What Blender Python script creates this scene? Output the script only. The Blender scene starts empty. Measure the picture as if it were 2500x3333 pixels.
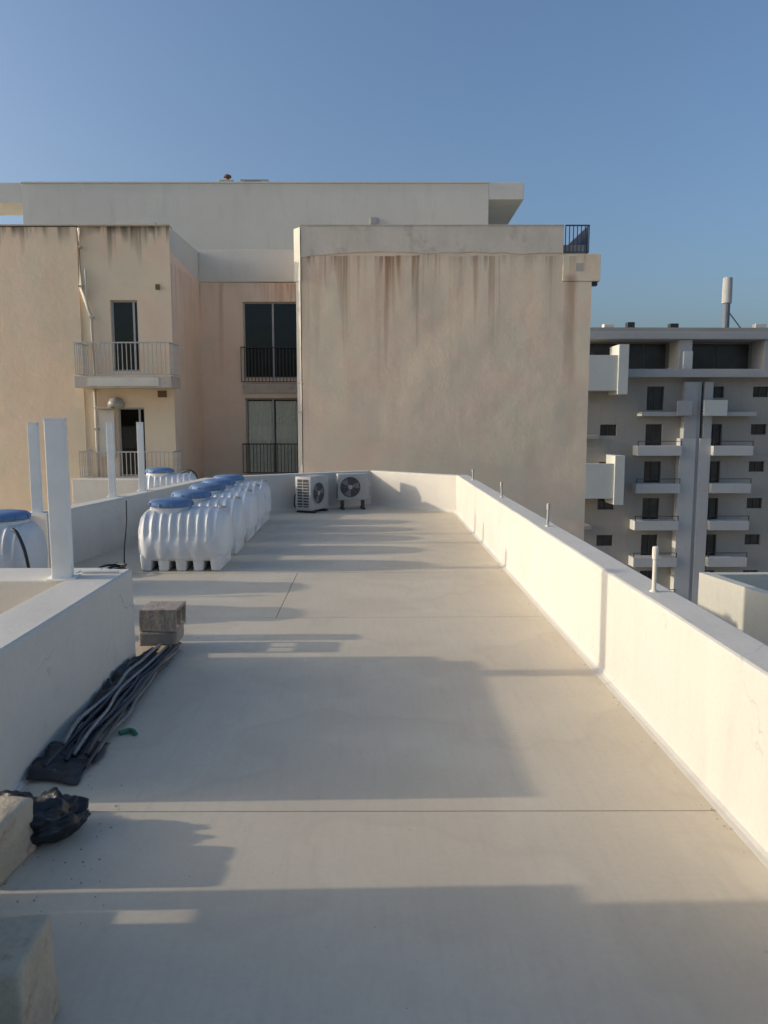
import bpy, bmesh, math, random
from mathutils import Vector, Matrix, noise
random.seed(7)
R = math.radians
S = bpy.context.scene
C = S.collection

# ------------------------------------------------------------------ camera, sky, sun, exposure
H = 1.70                                        # eye height above the terrace
SUN_EL = 15.5                                   # measured from the post and wall shadows
SUN_DIR = Vector((math.cos(R(SUN_EL)), 0.010, -math.sin(R(SUN_EL)))).normalized()
cam_d = bpy.data.cameras.new('camera')
cam = bpy.data.objects.new('camera', cam_d); C.objects.link(cam)
cam.location = (0, 0, H)
cam.rotation_euler = (R(90 - 6.836), 0, R(-0.956))
cam_d.sensor_fit = 'HORIZONTAL'; cam_d.sensor_width = 36; cam_d.lens = 36.02
cam_d.clip_start = 0.05; cam_d.clip_end = 6000
cam_d.dof.use_dof = True; cam_d.dof.focus_distance = 13.0; cam_d.dof.aperture_fstop = 7.0
S.camera = cam

W = bpy.data.worlds.new('World'); S.world = W; W.use_nodes = True
wn = W.node_tree; wn.nodes.clear()
wo = wn.nodes.new('ShaderNodeOutputWorld'); wb = wn.nodes.new('ShaderNodeBackground')
sky = wn.nodes.new('ShaderNodeTexSky'); sky.sky_type = 'NISHITA'; sky.sun_disc = False
sky.sun_elevation = R(SUN_EL); sky.sun_rotation = R(-90)
sky.altitude = 50; sky.air_density = 1.0; sky.dust_density = 5.0; sky.ozone_density = 3.5
wb.inputs['Strength'].default_value = 0.15
wn.links.new(sky.outputs[0], wb.inputs[0]); wn.links.new(wb.outputs[0], wo.inputs[0])

sun_d = bpy.data.lights.new('sun', 'SUN'); sun_d.energy = 2.0; sun_d.angle = R(0.8)
sun_d.color = (1.0, 0.88, 0.71)
sun = bpy.data.objects.new('sun', sun_d); C.objects.link(sun)
sun.rotation_euler = SUN_DIR.to_track_quat('-Z', 'Y').to_euler()
sun.location = (-30, 0, 20)

S.view_settings.view_transform = 'Standard'; S.view_settings.look = 'None'
S.view_settings.exposure = 0.42; S.view_settings.gamma = 1.0
S.view_settings.use_curve_mapping = False

# ------------------------------------------------------------------ helpers
def box(bm, x0, x1, y0, y1, z0, z1, bev=0.0, seg=2, rot=None, pivot=None):
    r = bmesh.ops.create_cube(bm, size=1.0)
    vs = r['verts']
    for v in vs:
        v.co = Vector((x0 + (v.co.x + .5) * (x1 - x0), y0 + (v.co.y + .5) * (y1 - y0), z0 + (v.co.z + .5) * (z1 - z0)))
    if bev:
        es = list({e for v in vs for e in v.link_edges})
        rr = bmesh.ops.bevel(bm, geom=es, offset=bev, segments=seg, affect='EDGES', profile=.5)
        vs = list({v for f in rr['faces'] for v in f.verts} | {v for v in vs if v.is_valid})
    if rot is not None:
        m = Matrix.Rotation(rot, 4, 'Z'); p = Vector(pivot)
        for v in vs: v.co = m @ (v.co - p) + p
    return vs

def prism(bm, pts, z0, z1):                      # upright prism over a plan polygon
    a = [bm.verts.new((x, y, z0)) for x, y in pts]; b = [bm.verts.new((x, y, z1)) for x, y in pts]
    n = len(pts)
    for i in range(n):
        j = (i + 1) % n; bm.faces.new((a[i], a[j], b[j], b[i]))
    bm.faces.new(a[::-1]); bm.faces.new(b)

def extrude_xz(bm, prof, path, closed_ends=True):
    """profile of (offset to the right, z) swept along a plan path"""
    rings = []
    n = len(path)
    for i, p in enumerate(path):
        p = Vector(p)
        d1 = (Vector(path[i]) - Vector(path[i - 1])).normalized() if i else None
        d2 = (Vector(path[i + 1]) - Vector(path[i])).normalized() if i < n - 1 else None
        d = (d1 or d2) if not (d1 and d2) else (d1 + d2).normalized()
        k = 1.0 if not (d1 and d2) else 1 / max(.3, d.dot(d1))
        nrm = Vector((d.y, -d.x))
        rings.append([bm.verts.new((p.x + nrm.x * o * k, p.y + nrm.y * o * k, z)) for o, z in prof])
    m = len(prof)
    for a, b in zip(rings, rings[1:]):
        for i in range(m):
            j = (i + 1) % m; bm.faces.new((a[i], a[j], b[j], b[i]))
    if closed_ends:
        bm.faces.new(rings[0][::-1]); bm.faces.new(rings[-1])

def tube(bm, pts, r, n=8, cap=True, r2=None):
    pts = [Vector(p) for p in pts]; rings = []
    up = Vector((0, 0, 1))
    for i, p in enumerate(pts):
        d = (pts[min(i + 1, len(pts) - 1)] - pts[max(i - 1, 0)]).normalized()
        s = d.cross(up)
        if s.length < 1e-3: s = Vector((1, 0, 0))
        s.normalize(); t = s.cross(d).normalized()
        rr = r if r2 is None else r + (r2 - r) * i / (len(pts) - 1)
        rings.append([bm.verts.new(p + (s * math.cos(a) + t * math.sin(a)) * rr) for a in [2 * math.pi * k / n for k in range(n)]])
    for a, b in zip(rings, rings[1:]):
        for k in range(n):
            bm.faces.new((a[k], a[(k + 1) % n], b[(k + 1) % n], b[k]))
    if cap:
        bm.faces.new(rings[0][::-1]); bm.faces.new(rings[-1])

def lathe(bm, prof, c=(0, 0), n=24):             # (radius, z) about a vertical axis
    rings = []
    for r, z in prof:
        rings.append([bm.verts.new((c[0] + r * math.cos(2 * math.pi * k / n), c[1] + r * math.sin(2 * math.pi * k / n), z)) for k in range(n)])
    for a, b in zip(rings, rings[1:]):
        for k in range(n): bm.faces.new((a[k], a[(k + 1) % n], b[(k + 1) % n], b[k]))
    bm.faces.new(rings[0][::-1]); bm.faces.new(rings[-1])

def smooth_path(pts, k=6):                        # Catmull-Rom
    P = [Vector(p) for p in pts]; P = [P[0] * 2 - P[1]] + P + [P[-1] * 2 - P[-2]]
    out = []
    for i in range(1, len(P) - 2):
        for s in range(k):
            t = s / k; a, b, c, d = P[i - 1:i + 3]
            out.append(.5 * ((2 * b) + (c - a) * t + (2 * a - 5 * b + 4 * c - d) * t * t + (3 * b - a - 3 * c + d) * t ** 3))
    out.append(P[-2]); return out

def holed_wall(bm, x0, x1, z0, z1, y, depth, holes):
    """front sheet at y facing -Y with openings (x0,x1,z0,z1) and reveals of the given depth"""
    xs = sorted({x0, x1, *[v for h in holes for v in h[:2]]}); zs = sorted({z0, z1, *[v for h in holes for v in h[2:]]})
    V = {}
    def v(x, yy, z):
        k = (round(x, 4), round(yy, 4), round(z, 4))
        if k not in V: V[k] = bm.verts.new(k)
        return V[k]
    for a, b in zip(xs, xs[1:]):
        for c, d in zip(zs, zs[1:]):
            mx, mz = (a + b) / 2, (c + d) / 2
            if any(h[0] < mx < h[1] and h[2] < mz < h[3] for h in holes): continue
            bm.faces.new((v(a, y, c), v(b, y, c), v(b, y, d), v(a, y, d)))
    for h in holes:
        for (ax, az), (bx, bz) in (((h[0], h[2]), (h[1], h[2])), ((h[1], h[2]), (h[1], h[3])), ((h[1], h[3]), (h[0], h[3])), ((h[0], h[3]), (h[0], h[2]))):
            q = [bm.verts.new((ax, y, az)), bm.verts.new((bx, y, bz)), bm.verts.new((bx, y + depth, bz)), bm.verts.new((ax, y + depth, az))]
            bm.faces.new(q[::-1])

def tag(o, label=None, cat=None, group=None, kind=None):
    if label: o['label'] = label
    if cat: o['category'] = cat
    if group: o['group'] = group
    if kind: o['kind'] = kind
    return o

def mk(name, bm, mat, parent=None, label=None, cat=None, group=None, kind=None, smooth=False, loc=None, rz=None, normals=True):
    if isinstance(bm, bpy.types.Mesh): me = bm
    else:
        if normals: bmesh.ops.recalc_face_normals(bm, faces=bm.faces)
        me = bpy.data.meshes.new(name); bm.to_mesh(me); bm.free()
        if smooth:
            me.polygons.foreach_set('use_smooth', [True] * len(me.polygons))
        if mat: me.materials.append(mat)
    o = bpy.data.objects.new(name, me); C.objects.link(o)
    if parent: o.parent = parent
    if loc: o.location = loc
    if rz is not None: o.rotation_euler.z = rz
    return tag(o, label, cat, group, kind)

def thing(name, loc, rz, label, cat, group=None):
    o = bpy.data.objects.new(name, None); C.objects.link(o)
    o.location = loc; o.rotation_euler.z = rz; o.empty_display_size = .2
    return tag(o, label, cat, group)

def copy_tree(o, parent=None):
    c = o.copy(); C.objects.link(c); c.parent = parent
    for ch in o.children: copy_tree(ch, c)
    return c

def angle_smooth(o, deg=35):
    me = o.data
    me.polygons.foreach_set('use_smooth', [True] * len(me.polygons))
    try: me.set_sharp_from_angle(angle=R(deg))
    except Exception: pass
    return o

# ------------------------------------------------------------------ materials
def nodes(name):
    m = bpy.data.materials.new(name); m.use_nodes = True
    nt = m.node_tree; nt.nodes.clear()
    o = nt.nodes.new('ShaderNodeOutputMaterial'); b = nt.nodes.new('ShaderNodeBsdfPrincipled')
    nt.links.new(b.outputs[0], o.inputs[0])
    return m, nt, b, o
def N(nt, t, **kw):
    n = nt.nodes.new(t)
    for k, v in kw.items():
        if k in n.inputs: n.inputs[k].default_value = v
        else: setattr(n, k, v)
    return n
def L(nt, a, b): nt.links.new(a, b)
def mix(nt, fac, a, b, mode='MIX'):
    n = nt.nodes.new('ShaderNodeMix'); n.data_type = 'RGBA'; n.blend_type = mode
    for s, v in ((0, fac), (6, a), (7, b)):
        if hasattr(v, 'links') or isinstance(v, bpy.types.NodeSocket): L(nt, v, n.inputs[s])
        else: n.inputs[s].default_value = v if s == 0 else (*v, 1)
    return n.outputs[2]
def math_(nt, op, a, b=0.0, c=0.0, clamp=False):
    n = nt.nodes.new('ShaderNodeMath'); n.operation = op; n.use_clamp = clamp
    for i, v in enumerate((a, b, c)):
        if isinstance(v, bpy.types.NodeSocket): L(nt, v, n.inputs[i])
        else: n.inputs[i].default_value = v
    return n.outputs[0]
def ramp(nt, src, lo, hi, a=0.0, b=1.0):
    n = N(nt, 'ShaderNodeMapRange'); n.interpolation_type = 'SMOOTHSTEP'
    L(nt, src, n.inputs[0])
    for i, v in enumerate((lo, hi, a, b)): n.inputs[i + 1].default_value = v
    return n.outputs[0]
def nz(nt, vec, scale, detail=4, rough=.55, scl=(1, 1, 1), off=(0, 0, 0)):
    mp = N(nt, 'ShaderNodeMapping'); mp.inputs['Scale'].default_value = scl; mp.inputs['Location'].default_value = off
    L(nt, vec, mp.inputs[0])
    n = N(nt, 'ShaderNodeTexNoise', Scale=scale, Detail=detail, Roughness=rough); L(nt, mp.outputs[0], n.inputs['Vector'])
    return n.outputs[0]
def coords(nt): return N(nt, 'ShaderNodeTexCoord').outputs['Object']

def plaster(name, c1, c2, scale=1.2, rough=.85, bump=.25, fine=60, spec=.3, blot=None, dirt=0.0):
    m, nt, b, o = nodes(name); v = coords(nt)
    n1 = nz(nt, v, scale, 5); n2 = nz(nt, v, fine, 3)
    col = mix(nt, ramp(nt, n1, .32, .68), c1, c2)
    col = mix(nt, math_(nt, 'MULTIPLY', ramp(nt, n2, .35, .75), .22), col, tuple(x * .72 for x in c1))
    if blot:
        n3 = nz(nt, v, blot[0], 6, .65, off=(3, 7, 1))
        col = mix(nt, math_(nt, 'MULTIPLY', ramp(nt, n3, blot[1], blot[1] + .12), blot[2]), col, blot[3])
    if dirt:
        n4 = nz(nt, v, 3.2, 5, .6, scl=(1, 1, .22), off=(9, 2, 4))
        col = mix(nt, math_(nt, 'MULTIPLY', ramp(nt, n4, .52, .78), dirt), col, tuple(x * .55 for x in c1))
    L(nt, col, b.inputs['Base Color'])
    rr = ramp(nt, n1, .3, .7, rough - .08, min(1, rough + .08)); L(nt, rr, b.inputs['Roughness'])
    b.inputs['Specular IOR Level'].default_value = spec
    bp = N(nt, 'ShaderNodeBump', Strength=bump, Distance=.02)
    hgt = math_(nt, 'ADD', math_(nt, 'MULTIPLY', nz(nt, v, fine * .18, 4), 1.0), math_(nt, 'MULTIPLY', n2, .25))
    L(nt, hgt, bp.inputs['Height']); L(nt, bp.outputs[0], b.inputs['Normal'])
    return m

def floor_mat():
    m = plaster('roof_membrane', (.67, .58, .44), (.575, .495, .375), .55, .60, .10, 38, .35, blot=(2.3, .57, .30, (.52, .465, .35)))
    nt = m.node_tree; b = next(n for n in nt.nodes if n.type == 'BSDF_PRINCIPLED'); v = coords(nt)
    col = b.inputs['Base Color'].links[0].from_socket
    pale = nz(nt, v, 1.1, 6, .62, off=(8, 3, 0)); rings = nz(nt, v, .7, 3, .5, off=(2, 9, 0))
    col = mix(nt, math_(nt, 'MULTIPLY', ramp(nt, pale, .52, .68), .40), col, (.71, .64, .50))
    edge = math_(nt, 'SUBTRACT', 1.0, math_(nt, 'MULTIPLY', math_(nt, 'ABSOLUTE', math_(nt, 'SUBTRACT', rings, .5)), 45.0), clamp=True)
    col = mix(nt, math_(nt, 'MULTIPLY', edge, .20), col, (.42, .35, .26))
    col = mix(nt, math_(nt, 'MULTIPLY', ramp(nt, rings, .50, .52), .10), col, (.46, .39, .29))                 # dried puddle rims
    spots = nz(nt, v, 9.0, 2, .5, off=(1, 1, 5))
    col = mix(nt, math_(nt, 'MULTIPLY', ramp(nt, spots, .735, .79), .45), col, (.26, .23, .19))   # scattered marks
    brush = nz(nt, v, 1.0, 4, .6, scl=(26, 2.2, 1))
    col = mix(nt, math_(nt, 'MULTIPLY', ramp(nt, brush, .45, .75), .20), col, (.45, .40, .33))
    L(nt, col, b.inputs['Base Color'])
    return m

def simple(name, c, rough=.5, metal=0.0, var=.12, scale=8, spec=.5, bump=0.0):
    m, nt, b, o = nodes(name); v = coords(nt)
    n1 = nz(nt, v, scale, 4)
    L(nt, mix(nt, ramp(nt, n1, .3, .7), tuple(x * (1 - var) for x in c), tuple(min(1, x * (1 + var)) for x in c)), b.inputs['Base Color'])
    b.inputs['Roughness'].default_value = rough; b.inputs['Metallic'].default_value = metal
    b.inputs['Specular IOR Level'].default_value = spec
    if bump:
        bp = N(nt, 'ShaderNodeBump', Strength=bump, Distance=.02); L(nt, nz(nt, v, scale * 3, 5), bp.inputs['Height'])
        L(nt, bp.outputs[0], b.inputs['Normal'])
    return m

def facade(name, c1, c2, zline=None, ztop=7.2, stain=.8, top_stain=.6, band=None):
    """weathered limewash with run-off streaks that start at a ledge and at the coping"""
    m, nt, b, o = nodes(name); v = coords(nt)
    sep = N(nt, 'ShaderNodeSeparateXYZ'); L(nt, v, sep.inputs[0]); z = sep.outputs[2]
    big = nz(nt, v, .42, 4, .55); mid = nz(nt, v, 1.6, 5, .6, off=(4, 0, 2)); fine = nz(nt, v, 22, 4)
    col = mix(nt, ramp(nt, big, .36, .64), c1, c2)
    col = mix(nt, math_(nt, 'MULTIPLY', ramp(nt, mid, .45, .75), .2), col, tuple(x * .86 for x in c2))
    col = mix(nt, math_(nt, 'MULTIPLY', ramp(nt, fine, .4, .8), .10), col, tuple(x * .7 for x in c1))
    x = sep.outputs[0]
    pt = nz(nt, v, .55, 7, .62, off=(11, 0, 6))                              # greyer, repaired patches
    col = mix(nt, math_(nt, 'MULTIPLY', ramp(nt, pt, .50, .60), .55), col, (c2[0] * .90, c2[1] * .96, c2[2] * .96))
    pk = nz(nt, v, .8, 6, .6, off=(2, 0, 15))                                # pinker, older limewash
    col = mix(nt, math_(nt, 'MULTIPLY', ramp(nt, pk, .50, .66), .38), col, (c1[0] * .95, c1[1] * .84, c1[2] * .82))
    vs = nz(nt, v, 1.0, 3, .5, scl=(1.8, 1.8, .12), off=(1, 5, 0))          # broad vertical tide marks
    col = mix(nt, math_(nt, 'MULTIPLY', ramp(nt, vs, .48, .74), .17), col, (c1[0] * .80, c1[1] * .70, c1[2] * .60))
    wx = ramp(nt, x, 1.0, 4.5, 1.0, .45) if zline == 6.42 else 1.0
    def runs(col, z0, length, seed, amt, tint, dens=5.5, thr=.5):
        st = nz(nt, v, 1.0, 4, .6, scl=(dens, dens, .10), off=(seed, seed * 2, 0))
        ln = nz(nt, v, 1.0, 2, .5, scl=(2.3, 2.3, .02), off=(seed + 7, 0, 0))
        reach = math_(nt, 'MULTIPLY', math_(nt, 'POWER', ramp(nt, ln, .3, .75), 1.5), length)
        d = math_(nt, 'SUBTRACT', z0, z)                                     # below the ledge
        fade = math_(nt, 'SUBTRACT', 1.0, math_(nt, 'DIVIDE', d, math_(nt, 'ADD', reach, .25)), clamp=True)
        cl = nz(nt, v, 1.0, 3, .5, scl=(.9, .9, .02), off=(seed * 1.7, 3, 0))
        below = math_(nt, 'MULTIPLY', ramp(nt, d, 0.0, .03), ramp(nt, cl, .38, .58, .25, 1.0))
        k = math_(nt, 'MULTIPLY', math_(nt, 'MULTIPLY', ramp(nt, st, thr, thr + .16), fade), math_(nt, 'MULTIPLY', math_(nt, 'MULTIPLY', below, wx), amt), clamp=True)
        return mix(nt, k, col, tint)
    if zline is not None:
        wob = math_(nt, 'MULTIPLY', math_(nt, 'SUBTRACT', nz(nt, v, .9, 2, .5, scl=(1, 1, 0)), .5), .25)
        zl = math_(nt, 'ADD', wob, zline)
        col = runs(col, zl, 3.8, 3.3, stain * .95, (.34, .165, .085), 4.5, .46)
        col = runs(col, zl, 6.5, 5.9, stain * .45, (.46, .27, .17), 2.2, .44)
        col = runs(col, zl, 1.0, 11.3, stain, (.11, .06, .035), 9, .53)
    col = runs(col, ztop, 1.3, 21.7, top_stain, (.10, .075, .055), 6, .44)
    col = runs(col, ztop, .35, 31.7, top_stain, (.07, .055, .045), 3, .40)
    if band:
        bn = nz(nt, v, 1.0, 4, .6, scl=(3, 3, .25), off=(5, 5, 5))
        bx = math_(nt, 'MULTIPLY', ramp(nt, x, band[0] - .08, band[0] + .08), ramp(nt, x, band[1] - .12, band[1] + .08, 1.0, 0.0))
        bz = math_(nt, 'MULTIPLY', ramp(nt, z, band[2], band[2] + .8), ramp(nt, z, band[3] - .2, band[3], 1.0, 0.0))
        col = mix(nt, math_(nt, 'MULTIPLY', math_(nt, 'MULTIPLY', bx, bz), ramp(nt, bn, .32, .7, .1, .55)), col, (.36, .20, .11))
    L(nt, col, b.inputs['Base Color']); b.inputs['Roughness'].default_value = .92
    b.inputs['Specular IOR Level'].default_value = .2
    bp = N(nt, 'ShaderNodeBump', Strength=.35, Distance=.03)
    L(nt, math_(nt, 'ADD', math_(nt, 'MULTIPLY', mid, 1.6), math_(nt, 'MULTIPLY', fine, .4)), bp.inputs['Height']); L(nt, bp.outputs[0], b.inputs['Normal'])
    return m

def glass_mat(name, tint=(.9, .95, .93), refl=.55):
    m, nt, b, o = nodes(name); nt.nodes.remove(b)
    tr = N(nt, 'ShaderNodeBsdfTransparent'); tr.inputs[0].default_value = (*tint, 1)
    gl = N(nt, 'ShaderNodeBsdfGlossy', Roughness=.03)
    fr = N(nt, 'ShaderNodeFresnel', IOR=1.5)
    mx = N(nt, 'ShaderNodeMixShader')
    L(nt, math_(nt, 'MULTIPLY', fr.outputs[0], 1.6 * refl, clamp=True), mx.inputs[0]); L(nt, tr.outputs[0], mx.inputs[1]); L(nt, gl.outputs[0], mx.inputs[2])
    L(nt, mx.outputs[0], o.inputs[0])
    return m

M = {}
M['white'] = plaster('white_render', (.645, .605, .535), (.60, .565, .50), .9, .82, .18, 45, .3, blot=(1.4, .60, .22, (.47, .43, .37)), dirt=.20)
M['floor'] = floor_mat()
def weather(m):
    nt = m.node_tree; b = next(n for n in nt.nodes if n.type == 'BSDF_PRINCIPLED'); v = coords(nt)
    col = b.inputs['Base Color'].links[0].from_socket
    wv = nz(nt, v, 1.3, 4, .6, off=(6, 6, 6))
    vo = N(nt, 'ShaderNodeTexVoronoi', Scale=.9); vo.feature = 'DISTANCE_TO_EDGE'
    ad = N(nt, 'ShaderNodeVectorMath'); ad.operation = 'ADD'; L(nt, v, ad.inputs[0])
    nv = N(nt, 'ShaderNodeTexNoise', Scale=2.0, Detail=5.0); L(nt, v, nv.inputs['Vector'])
    sc = N(nt, 'ShaderNodeVectorMath'); sc.operation = 'SCALE'; sc.inputs['Scale'].default_value = .7; L(nt, nv.outputs['Color'], sc.inputs[0]); L(nt, sc.outputs[0], ad.inputs[1])
    L(nt, ad.outputs[0], vo.inputs['Vector'])
    crack = math_(nt, 'MULTIPLY', ramp(nt, vo.outputs['Distance'], .0, .006, 1.0, 0.0), ramp(nt, wv, .52, .62))
    col = mix(nt, math_(nt, 'MULTIPLY', crack, .45), col, (.30, .27, .23))
    sm = nz(nt, v, 5.5, 5, .7, off=(3, 1, 8))
    col = mix(nt, math_(nt, 'MULTIPLY', ramp(nt, sm, .60, .72), .22), col, (.44, .40, .34))
    rol = nz(nt, v, 1.0, 3, .5, scl=(3.2, 3.2, .35), off=(0, 4, 4))
    col = mix(nt, math_(nt, 'MULTIPLY', ramp(nt, rol, .45, .7), .16), col, (.70, .66, .58))
    L(nt, col, b.inputs['Base Color'])
weather(M['white'])
M['joint'] = simple('joint_filler', (.17, .15, .12), .9)
M['facade'] = facade('limewashed_facade', (.90, .69, .505), (.86, .70, .50), 6.42, 7.26, stain=.95, band=(5.62, 5.98, 2.3, 5.95))
M['facade_left'] = facade('limewashed_facade_left', (.86, .67, .485), (.81, .67, .475), None, 7.26, top_stain=.95)
M['recess'] = facade('recess_plaster', (.86, .69, .54), (.81, .67, .52), 6.25, 7.4, stain=.5, top_stain=0)
M['coat'] = plaster('parapet_plaster', (.74, .64, .53), (.66, .585, .47), 1.0, .92, .3, 20, .2, blot=(1.1, .55, .4, (.38, .32, .26)), dirt=.35)
M['pent'] = plaster('penthouse_paint', (.70, .68, .60), (.65, .63, .56), .5, .85, .12, 20, .3, dirt=.18)
M['soffit'] = plaster('soffit_paint', (.36, .33, .31), (.33, .30, .28), 1, .9, .1, 30)
M['pale'] = plaster('pale_trim', (.70, .66, .57), (.64, .60, .52), 1.5, .8, .1, 30, dirt=.2)
M['bslab'] = plaster('balcony_concrete', (.56, .50, .42), (.50, .44, .36), 2.0, .9, .3, 30, blot=(3, .55, .5, (.30, .24, .18)), dirt=.4)
M['post'] = simple('post_paint', (.80, .79, .74), .45, var=.04, scale=5)
def poly(name, c, rough, grime):
    m, nt, b, o = nodes(name); v = coords(nt)
    rnd = N(nt, 'ShaderNodeObjectInfo').outputs['Random']
    ad = N(nt, 'ShaderNodeVectorMath'); ad.operation = 'ADD'; L(nt, v, ad.inputs[0])
    cb = N(nt, 'ShaderNodeCombineXYZ'); L(nt, math_(nt, 'MULTIPLY', rnd, 17.0), cb.inputs[0]); L(nt, cb.outputs[0], ad.inputs[1])
    v2 = ad.outputs[0]
    col = mix(nt, rnd, c, tuple(x * .92 for x in c))
    dust = nz(nt, v2, 2.2, 6, .65); drip = nz(nt, v2, 1.0, 4, .6, scl=(14, 14, 1.4))
    col = mix(nt, math_(nt, 'MULTIPLY', ramp(nt, dust, .45, .72), grime), col, (c[0] * .62 + .05, c[1] * .58 + .05, c[2] * .52 + .04))
    col = mix(nt, math_(nt, 'MULTIPLY', ramp(nt, drip, .55, .75), grime * .7), col, tuple(x * .6 for x in c))
    L(nt, col, b.inputs['Base Color']); L(nt, ramp(nt, dust, .35, .7, rough, rough + .25), b.inputs['Roughness'])
    return m
M['tank'] = poly('white_polyethylene', (.70, .70, .69), .46, .38)
M['lid'] = poly('blue_polyethylene', (.115, .21, .38), .5, .45)
M['black'] = simple('black_plastic', (.018, .019, .022), .38, var=.3, scale=10, bump=.3)
M['hose'] = simple('black_hose', (.022, .022, .024), .45)
M['cond_d'] = simple('dark_conduit', (.05, .052, .06), .5)
M['cond_g'] = simple('grey_conduit', (.17, .17, .18), .5)
M['cond_l'] = simple('pale_conduit', (.26, .26, .26), .5)
M['green'] = simple('green_plastic', (.02, .17, .10), .45)
M['block'] = plaster('concrete_block', (.40, .335, .275), (.33, .285, .235), 6, .95, .8, 55, .15, blot=(14, .58, .5, (.22, .19, .16)))
M['stone'] = plaster('rough_limestone', (.52, .44, .32), (.43, .36, .265), 5, .95, .9, 40, .15, blot=(9, .56, .6, (.30, .20, .13)))
M['ac'] = simple('ac_casing', (.38, .375, .365), .4, var=.05, scale=4)
M['grille'] = simple('dark_grille', (.035, .036, .04), .5)
M['metal'] = simple('galvanised', (.45, .45, .46), .4, .7)
M['rail_l'] = simple('pale_rail_paint', (.46, .44, .40), .5)
M['rail_d'] = simple('dark_rail_paint', (.03, .03, .032), .5)
M['rail_b'] = simple('blue_grey_rail', (.055, .075, .12), .5)
M['frame'] = simple('aluminium_frame', (.42, .42, .41), .4, var=.05)
M['frame_d'] = simple('dark_frame', (.06, .055, .05), .5)
M['room'] = simple('dim_room', (.20, .19, .18), .9, var=.3, scale=2)
M['curtain'] = simple('curtain_cloth', (.86, .85, .76), .9, var=.06)
M['glass'] = glass_mat('window_glass', (.97, .98, .96), .45)
M['dark_glass'] = glass_mat('tinted_glass', (.45, .48, .47), .7)
M['fb'] = plaster('grey_block_wall', (.37, .35, .31), (.325, .305, .275), .25, .9, .15, 6, dirt=.25)
M['fb2'] = plaster('grey_block_trim', (.42, .42, .41), (.38, .38, .38), .3, .85, .1, 6, dirt=.2)
M['fb3'] = plaster('grey_block_pier', (.52, .52, .505), (.48, .48, .465), .3, .85, .1, 6, dirt=.2)
M['fbw'] = plaster('white_loggia', (.58, .59, .545), (.54, .55, .51), .4, .8, .1, 6)
M['pane'] = simple('dark_window_pane', (.035, .036, .038), .18, var=.4, scale=.6)
M['ground'] = plaster('pale_limestone_paving', (.50, .44, .35), (.43, .38, .30), .1, .9, .2, 4)
M['nbw'] = plaster('neighbour_render', (.60, .58, .50), (.55, .53, .46), .6, .85, .1, 12, dirt=.25)
M['rust'] = simple('brown_vent', (.16, .095, .06), .8)
M['mast'] = simple('mast_paint', (.12, .145, .18), .6)

# ------------------------------------------------------------------ ground and terrace
bm = bmesh.new()
v = [bm.verts.new(p) for p in ((-2500, -2500, -21), (2500, -2500, -21), (2500, 2500, -21), (-2500, 2500, -21))]
bm.faces.new(v); mk('ground', bm, M['ground'], kind='structure')

XR, XO = 1.56, 1.785                      # inner and outer face of the right-hand parapet
HP = 0.70
V0, V1, V2 = (-2.62, 13.74), (-0.015, 15.41), (XR, 14.03)
bm = bmesh.new()                          # storey below: what the terrace stands on
prism(bm, [(-9, -5.0), (XO - .004, -5.0), (XO - .004, 14.05), (0, 15.55), (-3.3, 13.5), (-3.3, 8.9), (-9, 8.9)], -21, -1.2)
base_m = bm
floor = mk('terrace_floor', base_m, M['white'], kind='structure')
bm = bmesh.new()                          # dark joint bed under the slabs
for p in ([(-1.66, -5.0), (XO - .02, -5.0), (XO - .02, 14.05), (0, 15.5), (-3.2, 13.4), (-9, 13.4), (-9, 5.6), (-1.66, 5.6)],):
    prism(bm, p, -1.2, -.03)
mk('joint_bed', bm, M['joint'], floor)
G = .0032                                  # half joint width
JX = -.826
slabs = [
    [(-1.75, -5.0), (1.70, -5.0), (1.70, 3.160 - G), (-1.75, 3.205 - G)],
    [(-1.75, 3.205 + G), (1.70, 3.160 + G), (1.70, 6.508 - G), (-1.75, 6.508 - G)],
    [(JX + G, 6.508 + G), (1.70, 6.508 + G), (1.70, 8.50 - G), (JX + G, 8.47 - G)],
    [(-9, 6.508 + G), (JX - G, 6.508 + G), (JX - G, 8.47 - G), (-9, 8.42 - G)],
    [(-9, 8.42 + G), (1.70, 8.50 + G), (1.70, 14.06), (.1, 15.48), (-2.7, 13.9), (-9, 13.0)],
    [(-9, 5.30), (-1.75 - G, 5.30), (-1.75 - G, 6.508 - G), (-9, 6.508 - G)],
]
for p in slabs:
    bm = bmesh.new(); prism(bm, p, -.025, 0)
    mk('floor_slab', bm, M['floor'], floor)

# ------------------------------------------------------------------ parapet walls
def parapet_prof(t, h, cove=.05):
    """inner face at offset 0, wall body towards +offset; coved foot, softened top arrises"""
    p = [(-cove, 0.002), (-cove * .55, .006), (-cove * .2, cove * .3), (0, cove)]
    p += [(0, h - .02), (.006, h - .006), (.02, h), (t - .02, h), (t - .006, h - .006), (t, h - .02), (t, -1.0), (-cove, -1.0)]
    return p
def dense(a, b, step=.5):
    a, b = Vector(a), Vector(b); n = max(1, int((b - a).length / step))
    return [tuple(a.lerp(b, i / n)) for i in range(n)] + [tuple(b)]

def wobble(o, amp=.006, sc=1.1):           # hand-floated plaster is never quite flat
    for v in o.data.vertices:
        if v.co.z > .02:
            w = noise.noise_vector(v.co * sc) * amp
            v.co.x += w.x; v.co.y += w.y; v.co.z += w.z * .7
bm = bmesh.new(); extrude_xz(bm, parapet_prof(XO - XR, HP), dense((XR, -5.0), (XR, 14.035)))
o = mk('parapet_wall', bm, M['white'], label='long sunlit white parapet wall along the right edge of the terrace', cat='wall')
wobble(o); angle_smooth(o, 14)
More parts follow.
